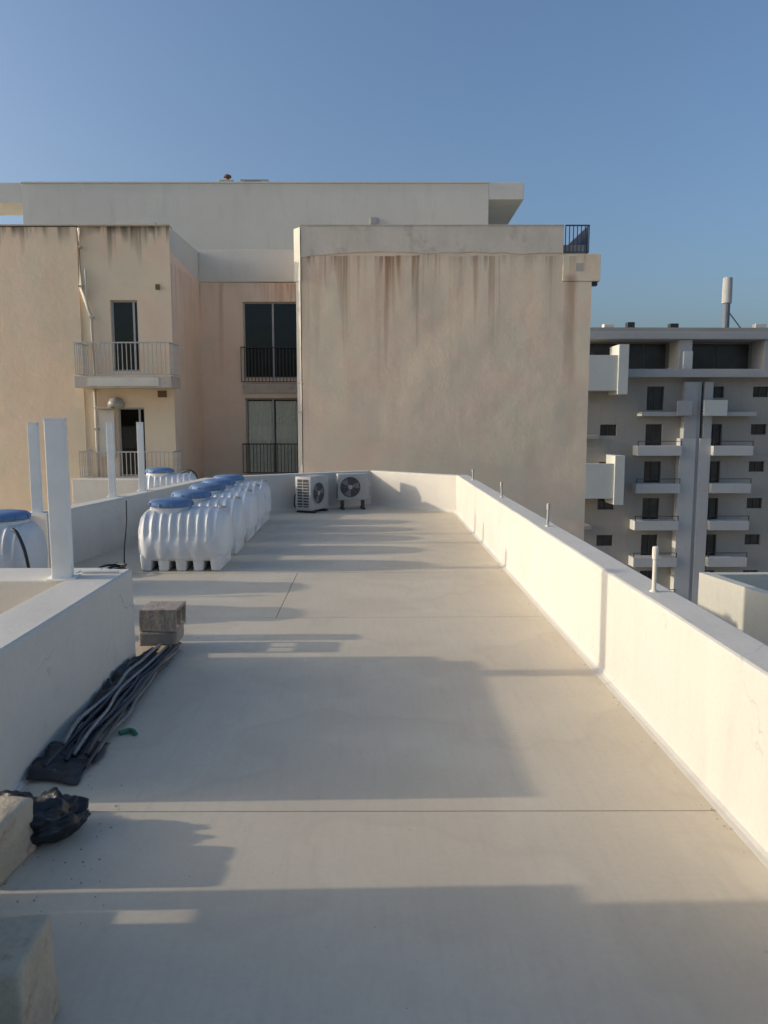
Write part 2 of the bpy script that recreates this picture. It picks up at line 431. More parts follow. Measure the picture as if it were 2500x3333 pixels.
# far end: two wings meeting in a shallow V
bm = bmesh.new()
extrude_xz(bm, parapet_prof(.20, .69), [V2, V1])
o = mk('parapet_wall', bm, M['white'], label='far end parapet wing lit by the sun, right of the air conditioners', cat='wall'); angle_smooth(o, 14)
bm = bmesh.new()
extrude_xz(bm, parapet_prof(.20, .687), [(V1[0] - .004, V1[1] - .003), V0])
o = mk('parapet_wall', bm, M['white'], label='shaded far end parapet wing behind the two air conditioners', cat='wall'); angle_smooth(o, 14)

# low wall round the light shaft at left (with its cross wall)
LX, LT = -1.655, .33
bm = bmesh.new()
extrude_xz(bm, parapet_prof(LT, .675, .03), dense((LX, 5.26), (LX, 3.27)))
shaft = mk('shaft_wall', bm, M['white'], label='low white wall on the left with the pipe bundle at its foot', cat='wall')
wobble(shaft, .003)
angle_smooth(shaft, 14)
bm = bmesh.new()
box(bm, -9, LX - LT - .003, 4.90, 5.257, -1.0, .672, .012)
box(bm, -9, -1.885, 5.262, 5.37, -1.0, .664, .012)
box(bm, -9, -2.05, 5.80, 5.97, -.02, .55, .012)  # unseen plinth behind the cross wall, added to cast a floor shadow
cw = mk('cross_wall', bm, M['white'], label='low white cross wall at the left carrying the thick post', cat='wall')
wobble(cw, .002)
bm = bmesh.new(); box(bm, -9, -1.99, 3.275, 3.50, -1.0, .66, .01)
mk('shaft_wall', bm, M['white'], label='low white wall closing the near side of the light shaft', cat='wall')
bm = bmesh.new(); box(bm, -9, -1.99, 3.51, 4.895, -1.15, -1.02)
mk('shaft_floor', bm, M['floor'], kind='structure')
# unseen wall beside the camera: stub, height and gap shaped for the foreground shadow
bm = bmesh.new()
TX = LX - .21
box(bm, TX, LX, 2.503, 2.61, -.9, .675, .008)
box(bm, TX, LX, -5.0, 2.500, .345, 1.55)
box(bm, TX, LX, 2.458, 2.4995, .2, .344) if False else None
box(bm, TX, LX, -5.0, 2.4995, -.9, .215)
box(bm, TX, LX, -5.0, 2.430, .2155, .3445)
mk('shadow_wall', bm, M['white'], label='unseen taller white wall left of the camera, shaped to cast the foreground shadow', cat='wall')

# neighbour walls behind the tanks
def wall_line(a, b, t, h, label, mat='white', z0=-1.0):
    a, b = Vector(a), Vector(b); d = (b - a).normalized(); n = Vector((-d.y, d.x))
    bm = bmesh.new()
    q = [a, b, b + n * t, a + n * t]
    prism(bm, [tuple(p) for p in q], z0, h)
    bmesh.ops.recalc_face_normals(bm, faces=bm.faces)
    bmesh.ops.bevel(bm, geom=[e for e in bm.edges if min(v.co.z for v in e.verts) > h - .01], offset=.012, segments=2, affect='EDGES')
    return mk('party_wall', bm, M[mat], label=label, cat='wall')
wall_line((-3.62, 8.57), (-2.80, 13.95), .22, .66, 'shaded party wall running behind the row of white water tanks')
wall_line((-9.0, 8.57), (-3.845, 8.57), .22, .657, 'short party wall facing the camera behind the leftmost tank')
bm = bmesh.new(); box(bm, -6.28, -2.95, 16.0, 16.25, -3, .47, .015, rot=R(-4), pivot=(-4, 16, 0))
mk('roof_wall', bm, M['pale'], label='cream roof wall of the neighbour beyond the thin white posts', cat='wall')
bm = bmesh.new(); prism(bm, [(-9, 8.9), (-3.35, 8.9), (-3.0, 14.5), (-3.0, 18), (-9, 18)], -21, -.7)
mk('neighbour_roof', bm, M['floor'], kind='structure')
bm = bmesh.new(); prism(bm, [(-6.2, 18.02), (-2.9, 18.02), (-2.6, 15.75), (.6, 15.75), (.6, 22.6), (-6.2, 22.6)], -21, -.6)  # unseen lower roof, added to bounce sunlight onto the tan facade
mk('bounce_roof', bm, M['floor'], kind='structure')

# ------------------------------------------------------------------ posts
def post(x, y, w, z0, z1, label, rz=0):
    t = thing('post', (x, y, z0), rz, label, 'post', 'white posts on the left walls')
    bm = bmesh.new(); box(bm, -w / 2, w / 2, -w / 2, w / 2, 0, z1 - z0, .004); mk('shaft', bm, M['post'], t)
    bm = bmesh.new(); box(bm, -w / 2 - .004, w / 2 + .004, -w / 2 - .004, w / 2 + .004, z1 - z0 + .001, z1 - z0 + .012, .004); mk('cap', bm, M['post'], t)
    bm = bmesh.new(); box(bm, -w / 2 - .03, w / 2 + .03, -w / 2 - .03, w / 2 + .03, -.004, .008, .002); mk('base_plate', bm, M['post'], t)
post(-2.02, 4.985, .118, .672, 1.70, 'thickest white post, standing on the low cross wall at left', R(12))
post(-3.775, 8.70, .10, .66, 1.66, 'thin white post nearest the left edge of the photo', R(8))
post(-3.535, 10.52, .085, .66, 1.655, 'thin white post, left one of the pair before the lower balcony', R(8))
post(-3.385, 11.38, .085, .66, 1.655, 'thin white post, right one of the pair before the lower balcony', R(8))
bm = bmesh.new(); tube(bm, [(-1.95, 5.12, .688), (-1.70, 5.125, .690)], .012, 10)
mk('pipe_offcut', bm, M['post'], label='short white pipe lying on the cross wall beside the thick post', cat='pipe', smooth=False)

# ------------------------------------------------------------------ stub pipes on the right parapet
def stub(x, y, hgt, r, label, lean=0.0, dark=False):
    t = thing('vent_pipe', (x, y, HP - .002), 0, label, 'pipe', 'pipe stubs on the right parapet')
    bm = bmesh.new(); tube(bm, [(0, 0, 0), (lean * .5, 0, hgt * .5), (lean, 0, hgt * .78)], r, 12); mk('pipe', bm, M['pale' if not dark else 'ac'], t, smooth=False)
    bm = bmesh.new(); lathe(bm, [(r * 1.15, hgt * .72), (r * 1.45, hgt * .74), (r * 1.45, hgt * .97), (r * 1.2, hgt)], (lean, 0), 14); mk('cap', bm, M['pale' if not dark else 'rail_l'], t)
    bm = bmesh.new(); lathe(bm, [(r * 2.0, .0), (r * 1.9, .008), (r * 1.1, .014)], (0, 0), 14); mk('collar', bm, M['pale'], t)
stub(1.655, 4.39, .27, .0125, 'nearest and tallest pipe stub on the right parapet')
stub(1.665, 7.17, .22, .0115, 'dark capped pipe stub, second from the camera on the right parapet', .004, True)
stub(1.70, 9.94, .20, .0125, 'thin dark capped pipe stub, third from the camera on the right parapet', -.006, True)
stub(1.70, 12.8, .18, .014, 'farthest pipe stub near the far corner of the right parapet', 0, True)

# ------------------------------------------------------------------ water tanks
TL, TW, TH = 1.02, .74, .70
def tank_mesh():
    bm = bmesh.new(); NX, NA = 112, 56
    rows = []
    for i in range(NX + 1):
        u = -1 + 2 * i / NX
        u = math.copysign(abs(u) ** .88, u)
        x = u * TL / 2
        s = max(0.0, 1 - abs(u) ** 7) ** (1 / 3.2)             # rounded ends
        row = []
        for k in range(NA):
            a = 2 * math.pi * k / NA
            cy, cz = math.cos(a), math.sin(a)
            ex = .62 if cz >= 0 else .30                        # arched top, boxy lower half
            y = math.copysign(abs(cy) ** (ex if cz < 0 else .72), cy) * TW / 2
            z = math.copysign(abs(cz) ** (ex if cz < 0 else .78), cz)
            z = z * (TH - .34) if z > 0 else z * .24
            up = min(1, max(0, (z - .02) / .08))
            rib = (.5 + .5 * math.cos(2 * math.pi * x / .102)) ** 1.6
            crown = min(1, max(0, (TH - .36 - z) / .05))        # ribs run out before the crown
            edge = min(1, max(0, (1 - abs(u)) / .09))
            d = -.026 * (1 - rib) * up * edge * (.35 + .65 * crown)
            lob = (.5 + .5 * math.cos(2 * math.pi * (x - .0) / .196)) ** .7
            lo = min(1, max(0, (-z - .04) / .14))
            d += -.030 * (1 - lob) * lo * edge
            belt = math.exp(-((z + .0) / .014) ** 2) * .010     # moulding seam
            d += belt
            f = 1 + d / (TW / 2)
            row.append(bm.verts.new((x * 1.0, y * f * (.10 + .90 * s), .34 + z * (1 + d / .36 if z > 0 else 1) * (.18 + .82 * s))))
        rows.append(row)
    for a, b in zip(rows, rows[1:]):
        for k in range(NA): bm.faces.new((a[k], b[k], b[(k + 1) % NA], a[(k + 1) % NA]))
    bm.faces.new(rows[0]); bm.faces.new(rows[-1][::-1])
    bmesh.ops.recalc_face_normals(bm, faces=bm.faces)
    me = bpy.data.meshes.new('tank_body'); bm.to_mesh(me); bm.free()
    me.polygons.foreach_set('use_smooth', [True] * len(me.polygons)); me.materials.append(M['tank'])
    return me
def foot_mesh():
    bm = bmesh.new()
    for f in (1,):
        vs = box(bm, -.062, .062, -TW / 2 + .035, TW / 2 - .035, 0.0, .20, .022, 3)
        for v in vs:
            k = v.co.z / .2; v.co.x *= .86 + .22 * k; v.co.y *= .97 + .05 * k
    bmesh.ops.recalc_face_normals(bm, faces=bm.faces)
    me = bpy.data.meshes.new('tank_foot'); bm.to_mesh(me); bm.free()
    me.polygons.foreach_set('use_smooth', [True] * len(me.polygons)); me.materials.append(M['tank'])
    return me
TB, TF = tank_mesh(), foot_mesh()
def make_tank():
    t = thing('water_tank', (0, 0, 0), 0, 'x', 'tank', 'white ribbed water tanks')
    mk('body', TB, None, t)
    for x in (-.392, -.196, 0, .196, .392): mk('foot', TF, None, t, loc=(x, 0, 0))
    lx = -.17
    bm = bmesh.new(); lathe(bm, [(.235, .63), (.235, .705), (.225, .712)], (lx, 0), 32); nk = mk('neck', bm, M['tank'], t); angle_smooth(nk)
    bm = bmesh.new(); lathe(bm, [(.232, .713), (.250, .715), (.252, .735), (.244, .765), (.225, .782), (.150, .796), (.06, .803), (.01, .804)], (lx, 0), 36)
    ld = mk('lid', bm, M['lid'], t); angle_smooth(ld, 50)
    for k in range(10):
        a = 2 * math.pi * k / 10; bm = bmesh.new()
        box(bm, lx + .243, lx + .260, -.016, .016, .718, .760, .004, rot=a, pivot=(lx, 0, 0)); mk('grip', bm, M['lid'], ld)
    bm = bmesh.new(); tube(bm, [(.40, -.02, .58), (.40, -.02, .72)], .022, 10); tube(bm, [(.40, -.02, .70), (.47, -.02, .70)], .014, 8)
    mk('inlet_valve', bm, M['metal'], t)
    return t
proto = make_tank()
spots = [(-2.150, 8.90, 'white ribbed water tank with blue lid, nearest in the row of five'),
         (-2.160, 9.95, 'second nearest white water tank in the row of five'),
         (-2.172, 10.98, 'middle white water tank in the row of five'),
         (-2.185, 11.87, 'fourth white water tank in the row of five'),
         (-2.195, 12.75, 'farthest white water tank in the row of five'),
         (-3.86, 7.70, 'white water tank with blue lid cut by the left photo edge'),
         (-3.80, 6.62, 'white water tank just outside the left edge, behind the cross wall'),
         (-3.72, 14.2, 'white water tank with blue lid beyond the party wall, by the lower balcony')]
for i, (x, y, lab) in enumerate(spots):
    t = proto if i == 0 else copy_tree(proto)
    t.location = (x, y, 0.0 if i != 7 else .03); t.rotation_euler.z = R((0, .8, -.6, 1.1, -.4, 181.5, 179, 6)[i]); t['label'] = lab
# plinth for the tank beyond the wall is the neighbour's roof slab
bm = bmesh.new(); box(bm, -4.5, -3.12, 13.6, 14.9, -.71, .03, .01)
mk('roof_plinth', bm, M['bslab'], label='low concrete plinth under the tank beyond the party wall', cat='plinth')

def hose(pts, r, label, mat='hose', cat='hose', name='hose'):
    bm = bmesh.new(); tube(bm, smooth_path(pts, 7), r, 8); return mk(name, bm, M[mat], smooth=True, label=label, cat=cat)
hose([(-3.44, 7.35, .66), (-3.38, 7.32, .62), (-3.31, 7.30, .45), (-3.27, 7.30, .2), (-3.25, 7.30, .03)], .017, 'black hose hanging down the side of the leftmost tank')
hose([(-2.80, 8.62, .02), (-2.79, 8.62, .25), (-2.76, 8.63, .55), (-2.755, 8.64, .80)], .008, 'thin black hose rising beside the nearest tank of the row')
hose([(-3.45, 14.0, .74), (-3.30, 13.95, .80), (-3.17, 13.93, .72), (-3.13, 13.93, .5), (-3.12, 13.93, .1)], .016, 'black hose arching over the tank beyond the party wall')
coil = []
for i in range(34):
    a_ = i * .62; q_ = .17 + .03 * math.sin(i * 1.7)
    coil.append((-2.88 + q_ * math.cos(a_) * .8, 8.40 + q_ * 1.2 * math.sin(a_), .016 + i * .0025 + .008 * math.sin(i * 2.1)))
hose(coil, .013, 'coiled black hose on the floor left of the nearest tank')

# ------------------------------------------------------------------ air conditioners
def ac_unit(name, loc, rz, label, w=.60, d=.27, h=.50, feet=.17, fan=True):
    t = thing(name, loc, rz, label, 'air conditioner', 'air conditioners at the far wall')
    bm = bmesh.new(); box(bm, -w / 2, w / 2, -d / 2, d / 2, feet, feet + h, .012, 3); o = mk('casing', bm, M['ac'], t); angle_smooth(o)
    if fan:
        cx, cz, r = -w * .10, feet + h * .5, .20
        bm = bmesh.new()
        for a, b in ((r + .012, r - .008),):
            n = 32; ring = []
            for rad, y in ((a, -d / 2 - .001), (a, -d / 2 - .014), (b, -d / 2 - .014), (b, -d / 2 - .001)):
                ring.append([bm.verts.new((cx + rad * math.cos(2 * math.pi * k / n), y, cz + rad * math.sin(2 * math.pi * k / n))) for k in range(n)])
            for p, q in zip(ring, ring[1:]):
                for k in range(n): bm.faces.new((p[k], p[(k + 1) % n], q[(k + 1) % n], q[k]))
        mk('fan_ring', bm, M['ac'], t)
        bm = bmesh.new(); n = 32
        bm.faces.new([bm.verts.new((cx + (r - .004) * math.cos(2 * math.pi * k / n), -d / 2 - .003, cz + (r - .004) * math.sin(2 * math.pi * k / n))) for k in range(n)])
        mk('fan_opening', bm, M['grille'], t)
        for k in range(3):
            bm = bmesh.new(); a0 = k * 2.094
            vs = [bm.verts.new((cx + rr * math.cos(a0 + da), -d / 2 - y, cz + rr * math.sin(a0 + da))) for rr, da, y in ((.04, 0, .004), (.18, -.15, .004), (.185, .55, .009), (.04, .9, .009))]
            bm.faces.new(vs); mk('fan_blade', bm, M['cond_g'], t)
        bm = bmesh.new()
        for k in range(5): 
            rr = .05 + k * .036; tube(bm, [(cx + rr * math.cos(a), -d / 2 - .013, cz + rr * math.sin(a)) for a in [2 * math.pi * q / 24 for q in range(25)]], .0022, 5, False)
        for k in range(8):
            a = k * math.pi / 4; tube(bm, [(cx + .03 * math.cos(a), -d / 2 - .013, cz + .03 * math.sin(a)), (cx + r * math.cos(a), -d / 2 - .013, cz + r * math.sin(a))], .002, 5)
        mk('fan_guard', bm, M['cond_g'], t)
        bm = bmesh.new(); n = 20
        bm.faces.new([bm.verts.new((cx + .042 * math.cos(2 * math.pi * k / n), -d / 2 - .0165, cz + .042 * math.sin(2 * math.pi * k / n))) for k in range(n)])
        mk('hub_badge', bm, M['ac'], t)
    # louvred coil grille on the end that shows
    bm = bmesh.new(); box(bm, -w / 2 - .004, -w / 2 - .001, -d / 2 + .05, d / 2 - .05, feet + .06, feet + h - .05); mk('coil_opening', bm, M['grille'], t)
    for k in range(9):
        z = feet + .085 + k * (h - .15) / 9
        bm = bmesh.new(); box(bm, -w / 2 - .012, -w / 2 - .0045, -d / 2 + .05, d / 2 - .05, z, z + .012); mk('louvre', bm, M['ac'], t)
    bm = bmesh.new(); box(bm, -w / 2 - .011, -w / 2 - .0045, -.006, .006, feet + .06, feet + h - .05); mk('louvre_bar', bm, M['ac'], t)
    bm = bmesh.new(); box(bm, w / 2 + .001, w / 2 + .05, -.06, .07, feet + .07, feet + .26, .01); mk('valve_cover', bm, M['ac'], t)
    for x in (-w * .33, w * .33):
        bm = bmesh.new(); box(bm, x - .03, x + .03, -d / 2 - .03, d / 2 + .03, 0, .03, .004); box(bm, x - .02, x + .02, -d / 2 + .02, d / 2 - .02, .031, feet - .001); mk('foot', bm, M['grille'], t)
    return t
ac_unit('air_conditioner', (-.36, 14.72, 0), R(9), 'air conditioner with its round fan facing the camera', .60, .27, .50, .18)
ac_unit('air_conditioner', (-1.10, 14.28, 0), R(62), 'air conditioner turned sideways with a louvred end, left of the fan unit', .62, .34, .62, .05)
hose([(-1.33, 14.16, .40), (-1.38, 14.20, .36), (-1.42, 14.26, .30), (-1.43, 14.26, .12), (-1.35, 14.2, .03)], .013, 'black lagged pipe beside the sideways air conditioner', cat='pipe', name='lagged_pipe')

# ------------------------------------------------------------------ concrete blocks, stones, rubble
def rough_block(name, sx, sy, sz, loc, rz, mat, label, cat, amp=.012, seed=0, cuts=14, tilt=0, taper=0):
    bm = bmesh.new(); box(bm, -sx / 2, sx / 2, -sy / 2, sy / 2, 0, sz, .014, 2)
    bmesh.ops.subdivide_edges(bm, edges=[e for e in bm.edges if e.calc_length() > .05], cuts=cuts, use_grid_fill=True)
    for v in bm.verts:
        p = v.co * 7 + Vector((seed * 3.1, seed, 0)); w = noise.noise_vector(p) * amp + noise.noise_vector(p * 4) * amp * .45
        k = 1 - taper * v.co.z / sz
        v.co.x *= k; v.co.y *= k
        v.co += w
        v.co.z = max(v.co.z, 0.0)
    o = mk(name, bm, M[mat], loc=loc, rz=rz, smooth=True, label=label, cat=cat)
    o.rotation_euler.x = tilt
    return o
# hollow block on a solid one, both lying on the pipe ends
def hollow_block(loc, rz, label):
    t = thing('concrete_block', loc, rz, label, 'block', 'concrete blocks on the pipes')
    lx, ly, lz, w = .27, .27, .165, .020
    bm = bmesh.new()
    box(bm, -lx / 2, lx / 2, -ly / 2, ly / 2, 0, w, .004); box(bm, -lx / 2, lx / 2, -ly / 2, ly / 2, lz - w, lz, .004)
    for y in (-ly / 2, -.010, ly / 2 - w): box(bm, -lx / 2 + .001, lx / 2 - .001, y + .0008, y + w - .0008, w - .003, lz - w + .003)
    for v in bm.verts: v.co += noise.noise_vector(v.co * 9) * .004
    mk('shell', bm, M['block'], t)
rough_block('concrete_block', .28, .27, .105, (-1.57, 5.63, .054), R(3), 'block', 'solid grey concrete block under the hollow one', 'block', .004, 2, 8)['group'] = 'concrete blocks on the pipes'
hollow_block((-1.555, 5.63, .162), R(-2), 'hollow concrete block on top of the solid one by the low wall')
rough_block('stone_block', .44, .27, .225, (-1.565, 2.79, 0), R(-6), 'stone', 'rough pale stone block beside the black plastic bag', 'stone', .007, 5, 20)
rough_block('stone_block', .46, .26, .30, (-1.13, 1.93, 0), R(4), 'stone', 'large speckled stone block in the bottom left corner', 'stone', .007, 9, 20, 0, .05)

# black plastic bag
def crumple(name, sx, sy, sz, loc, seed, label, mat='black', rz=0, sub=5, sharp=.35, cat='bag'):
    bm = bmesh.new(); bmesh.ops.create_icosphere(bm, subdivisions=sub, radius=1)
    for v in bm.verts:
        p = v.co.copy(); q = p * 1.7 + Vector((seed, seed * 2, 0))
        w_ = noise.noise_vector(q * .8) * .5
        rdg = 1 - abs(noise.noise(q * .75 + w_)) * 2
        rdg2 = 1 - abs(noise.noise(q * 1.7 + w_)) * 2
        rdg3 = 1 - abs(noise.noise(q * 4.2 + w_)) * 2
        k = .78 + sharp * (rdg * .50 + rdg2 * .22 + rdg3 * .045)
        v.co = Vector((p.x * sx * k, p.y * sy * k, (p.z * .5 + .42) * sz * 1.05 * k))
        v.co.z = max(v.co.z, .003 + .004 * (noise.noise(q * 3) + 1))
    return mk(name, bm, M[mat], loc=loc, rz=rz, smooth=True, label=label, cat=cat)
crumple('plastic_bag', .17, .125, .165, (-1.36, 2.99, 0), 2.4, 'crumpled black plastic bag between the stone block and the pipes', rz=R(28), sharp=.6)
crumple('plastic_sheet', .22, .09, .12, (-1.55, 3.11, 0), 6.7, 'flat black plastic scrap behind the pale stone block', rz=R(-6), sharp=.5, cat='plastic')

# ------------------------------------------------------------------ pipe bundle along the low wall
rr = random.Random(11)
mats = ['cond_d', 'cond_d', 'cond_g', 'cond_d', 'cond_l', 'cond_d', 'cond_g', 'cond_d', 'cond_d', 'cond_l', 'cond_d', 'cond_g', 'cond_d', 'cond_d', 'cond_g', 'cond_d']
pl = {'cond_d': 'dark plastic conduit lying in the bundle along the low wall', 'cond_g': 'grey plastic conduit lying in the bundle along the low wall', 'cond_l': 'pale plastic conduit on top of the bundle along the low wall'}
for k, mt in enumerate(mats):
    f = k / (len(mats) - 1)
    ys = 3.52 + rr.random() * .25; ye = 5.45 + rr.random() * .22
    xa = -1.60 + f * .17; xb = -1.60 + f * .20
    lift = .012 + (.022 if k % 3 == 1 else 0) + rr.random() * .012 + (.03 if mt == 'cond_l' else 0)
    pts = []
    for i in range(8):
        t = i / 7
        pts.append((xa + (xb - xa) * t + rr.uniform(-.022, .022) + .035 * math.sin(t * 3 + k), ys + (ye - ys) * t, lift + .022 * math.sin(t * math.pi) * (1 if k % 2 else .3) + rr.uniform(0, .012)))
    bm = bmesh.new(); tube(bm, smooth_path(pts, 5), .0085 + .003 * rr.random(), 8)
    lab_ = pl[mt]
    if mt != 'cond_d':
        nth = [q for q in range(len(mats)) if mats[q] == mt].index(k); tot = mats.count(mt)
        lab_ = ('grey' if mt == 'cond_g' else 'pale') + ' plastic conduit in the bundle, ' + (['nearest the low wall', 'second from the low wall', 'third from the low wall', 'farthest from the low wall'][nth if nth < tot - 1 else 3]) + (' of the grey ones' if mt == 'cond_g' else ' of the pale two')
    mk('conduit', bm, M[mt], smooth=True, label=lab_, cat='pipe', group='conduits in the bundle, ' + mt.replace('cond_d', 'dark').replace('cond_g', 'grey').replace('cond_l', 'pale'))
def sheet(name, x0, x1, y0, y1, hz, seed, label):
    bm = bmesh.new(); nx, ny = 14, 44; g = []
    for i in range(nx + 1):
        row = []
        for j in range(ny + 1):
            u, w = i / nx, j / ny
            q = Vector((u * 2.2 + seed, w * 6, seed))
            x = x0 + (x1 - x0) * u + .03 * noise.noise(q * .7 + Vector((5, 0, 0)))
            y = y0 + (y1 - y0) * w + .04 * noise.noise(q * .8)
            r1 = 1 - abs(noise.noise(q * 1.4)) * 2; r2 = 1 - abs(noise.noise(q * 3.3)) * 2
            z = hz * (.18 + .55 * max(0, 1 - u * 1.05)) * (.65 + .35 * r1 + .18 * r2) * math.sin(math.pi * min(1, max(0, w * .94 + .03))) ** .5 + .006
            row.append(bm.verts.new((min(x, 9), y, max(.004, z))))
        g.append(row)
    for i in range(nx):
        for j in range(ny): bm.faces.new((g[i][j], g[i + 1][j], g[i + 1][j + 1], g[i][j + 1]))
    o = mk(name, bm, M['black'], smooth=True, label=label, cat='plastic')
    s = o.modifiers.new('thickness', 'SOLIDIFY'); s.thickness = .002
    return o
sheet('plastic_sheet', -1.625, -1.48, 4.15, 5.42, .14, 1.3, 'crumpled black plastic sheet between the low wall and the conduits')
sheet('plastic_sheet', -1.63, -1.38, 3.46, 3.92, .075, 4.9, 'black plastic wrapping over the near end of the conduit bundle')
bm = bmesh.new()
tube(bm, smooth_path([(-1.37, 4.02, .012), (-1.33, 4.05, .016), (-1.30, 4.04, .014), (-1.28, 4.01, .012)], 5), .014, 8)
mk('plastic_scrap', bm, M['green'], smooth=True, label='small green plastic scrap beside the conduit bundle', cat='scrap')

# ------------------------------------------------------------------ tan apartment building
FB = thing('tan_building', (0, 22.9, -21), R(-1.0), 'weathered tan apartment building with rust-streaked blank wall and balconies', 'building')
def fp(name, bm, mat, parent=None, **k):
    """part of the tan building; geometry is written with z = 0 at terrace level and y = 0 on the front"""
    for v in bm.verts: v.co.z += 21
    o = mk(name, bm, M[mat] if isinstance(mat, str) else mat, parent or FB, **k)
    return o
def shift(m):                                   # object coordinates keep z = 0 at terrace level in the facade materials
    nt = m.node_tree
    for n in nt.nodes:
        if n.type == 'TEX_COORD':
            links = [l.to_socket for l in n.outputs['Object'].links]
            ad = nt.nodes.new('ShaderNodeVectorMath'); ad.operation = 'ADD'; ad.inputs[1].default_value = (0, 0, -21)
            for s in links: nt.links.new(ad.outputs[0], s)
            nt.links.new(n.outputs['Object'], ad.inputs[0])
for k in ('facade', 'facade_left', 'recess'): shift(M[k])
TOP = 7.22
# right-hand block: blank wall
bm = bmesh.new()
xs_ = [-2.02 + (5.55 + 2.02) * i / 60 for i in range(61)] + [5.72, 5.9, 6.07, 6.24, 6.40]
zs_ = [-21, -12, -6, -3] + [-2 + 7.68 * i / 40 for i in range(41)] + [5.68 + (TOP - 5.68) * i / 8 for i in range(1, 9)]
def bulge(x, z):                                # uneven rubble wall under the limewash, with floor slabs just showing
    slab = -.010 * math.exp(-((z - 2.77 - .02 * noise.noise(Vector((x * .8, 0, 0)))) / .05) ** 2)
    return .022 * noise.noise(Vector((x * .7, z * .6, 3))) + .007 * noise.noise(Vector((x * 2.3, z * 2, 9))) + slab
g = [[bm.verts.new((x, bulge(x, z), z)) for z in zs_] for x in xs_]
for i in range(len(xs_) - 1):
    for j in range(len(zs_) - 1):
        if xs_[i] >= 5.549 and zs_[j] >= 5.679: continue
        bm.faces.new((g[i][j], g[i + 1][j], g[i + 1][j + 1], g[i][j + 1]))
o = fp('blank_wall', bm, 'facade', smooth=True, normals=False)
bm = bmesh.new(); box(bm, -2.02, 5.549, .05, 12, -21, TOP - .02); fp('wall_core', bm, 'facade')
bm = bmesh.new(); box(bm, 5.552, 6.399, .05, 12, -21, 5.68); fp('corner_wall', bm, 'facade')
bm = bmesh.new(); box(bm, 5.553, 6.64, -.006, 3.5, 5.69, 6.46, .012); fp('corner_balcony_slab', bm, 'facade')
bm = bmesh.new(); box(bm, 6.405, 6.58, .05, .25, 5.58, 5.682); fp('bracket', bm, 'rail_d')
bm = bmesh.new(); box(bm, 5.92, 6.14, -.012, -.0065, 5.97, 6.20); fp('patch', bm, 'rust' if False else 'bslab')
bm = bmesh.new(); box(bm, -2.04, 5.555, -.035, .30, TOP, TOP + .045, .008); fp('coping', bm, 'bslab')
# plaster coat on the parapet with a ragged lower edge
bm = bmesh.new(); n = 130; top = []; bot = []
for i in range(n + 1):
    x = -2.015 + (5.54 + 2.015) * i / n; q = Vector((x * .55, 1.7, 0))
    zb = 6.40 + .10 * min(1, max(0, (x + 2) / 3)) + .10 * noise.noise(q) + .035 * noise.noise(q * 4)
    top.append(x); bot.append(zb)
rows = [[], [], []]
for x, zb in zip(top, bot):
    y0 = -.028 + .004 * noise.noise(Vector((x, 0, 0)))
    rows[0].append(bm.verts.new((x, y0, TOP - .002))); rows[1].append(bm.verts.new((x, y0, zb))); rows[2].append(bm.verts.new((x, .02, zb - .006)))
for a, b in zip(rows, rows[1:]):
    for i in range(n): bm.faces.new((a[i], b[i], b[i + 1], a[i + 1]))
fp('parapet_plaster', bm, 'coat', normals=True)
# white chamfered corner strip with a rainwater pipe
bm = bmesh.new(); prism(bm, [(-2.24, .20), (-2.035, -.045), (-2.035, .4), (-2.24, .4)], 5.70, TOP - .03); fp('corner_strip', bm, 'pale')
bm = bmesh.new(); prism(bm, [(-2.19, .17), (-2.045, -.005), (-2.045, .4), (-2.19, .4)], -21, 5.695); fp('corner_strip', bm, 'pale')
for z in (-3.2, -.25, 1.9, 2.75): 
    bm = bmesh.new(); prism(bm, [(-2.205, .17), (-2.04, -.03), (-2.025, -.03), (-2.025, .3), (-2.205, .3)], z, z + .05); fp('strip_joint', bm, 'bslab')
# horizontal slab line on the blank wall
# left-hand block
DU, DL = (-7.58, -6.79, 3.12, 5.16), (-7.50, -6.70, .03, 2.06)
bm = bmesh.new(); holed_wall(bm, -8.44, -5.80, -21, TOP, 0, .16, [DU, DL]); fp('front_wall', bm, 'facade_left', normals=False)
bm = bmesh.new(); holed_wall(bm, -16, -8.441, -21, TOP - .03, -.06, .1, []); box(bm, -16, -8.442, -.055, .2, -21, TOP - .04); fp('front_wall', bm, 'facade_left')
bm = bmesh.new()
for a in ((-8.44, -5.80, .9, 3.6, -21, TOP - .01),): box(bm, *a)
fp('wall_core', bm, 'room')
bm = bmesh.new(); q = [bm.verts.new(p) for p in ((-5.798, 0, -21), (-5.798, 3.5, -21), (-5.798, 3.5, 6.25), (-5.798, 0, 6.55))]; bm.faces.new(q); fp('return_wall', bm, 'recess')
bm = bmesh.new(); q = [bm.verts.new(p) for p in ((-5.797, 0, 6.55), (-5.797, 3.5, 6.25), (-5.797, 3.5, TOP + .02), (-5.797, 0, TOP))]; bm.faces.new(q); fp('return_parapet', bm, 'pent')
bm = bmesh.new(); box(bm, -16, -5.78, -.10, .25, TOP, TOP + .04, .01); fp('coping', bm, 'bslab')
bm = bmesh.new(); box(bm, -7.35, -6.22, .1, 1.2, TOP + .04, TOP + .15, .01); fp('roof_hatch', bm, 'pale')
# recessed middle bay
WU, WL = (-4.36, -2.36, 3.10, 5.63), (-4.34, -2.36, -.16, 2.44)
bm = bmesh.new(); holed_wall(bm, -5.80, -2.04, -21, 6.25, 3.5, .15, [WU, WL]); fp('recess_wall', bm, 'recess', normals=False)
bm = bmesh.new(); box(bm, -5.795, -2.05, 3.44, 3.75, 6.27, 7.30, .012); fp('recess_parapet', bm, 'pent')
bm = bmesh.new(); box(bm, -4.40, -2.05, 3.42, 3.51, 2.60, 2.92, .008); fp('window_apron', bm, 'bslab')

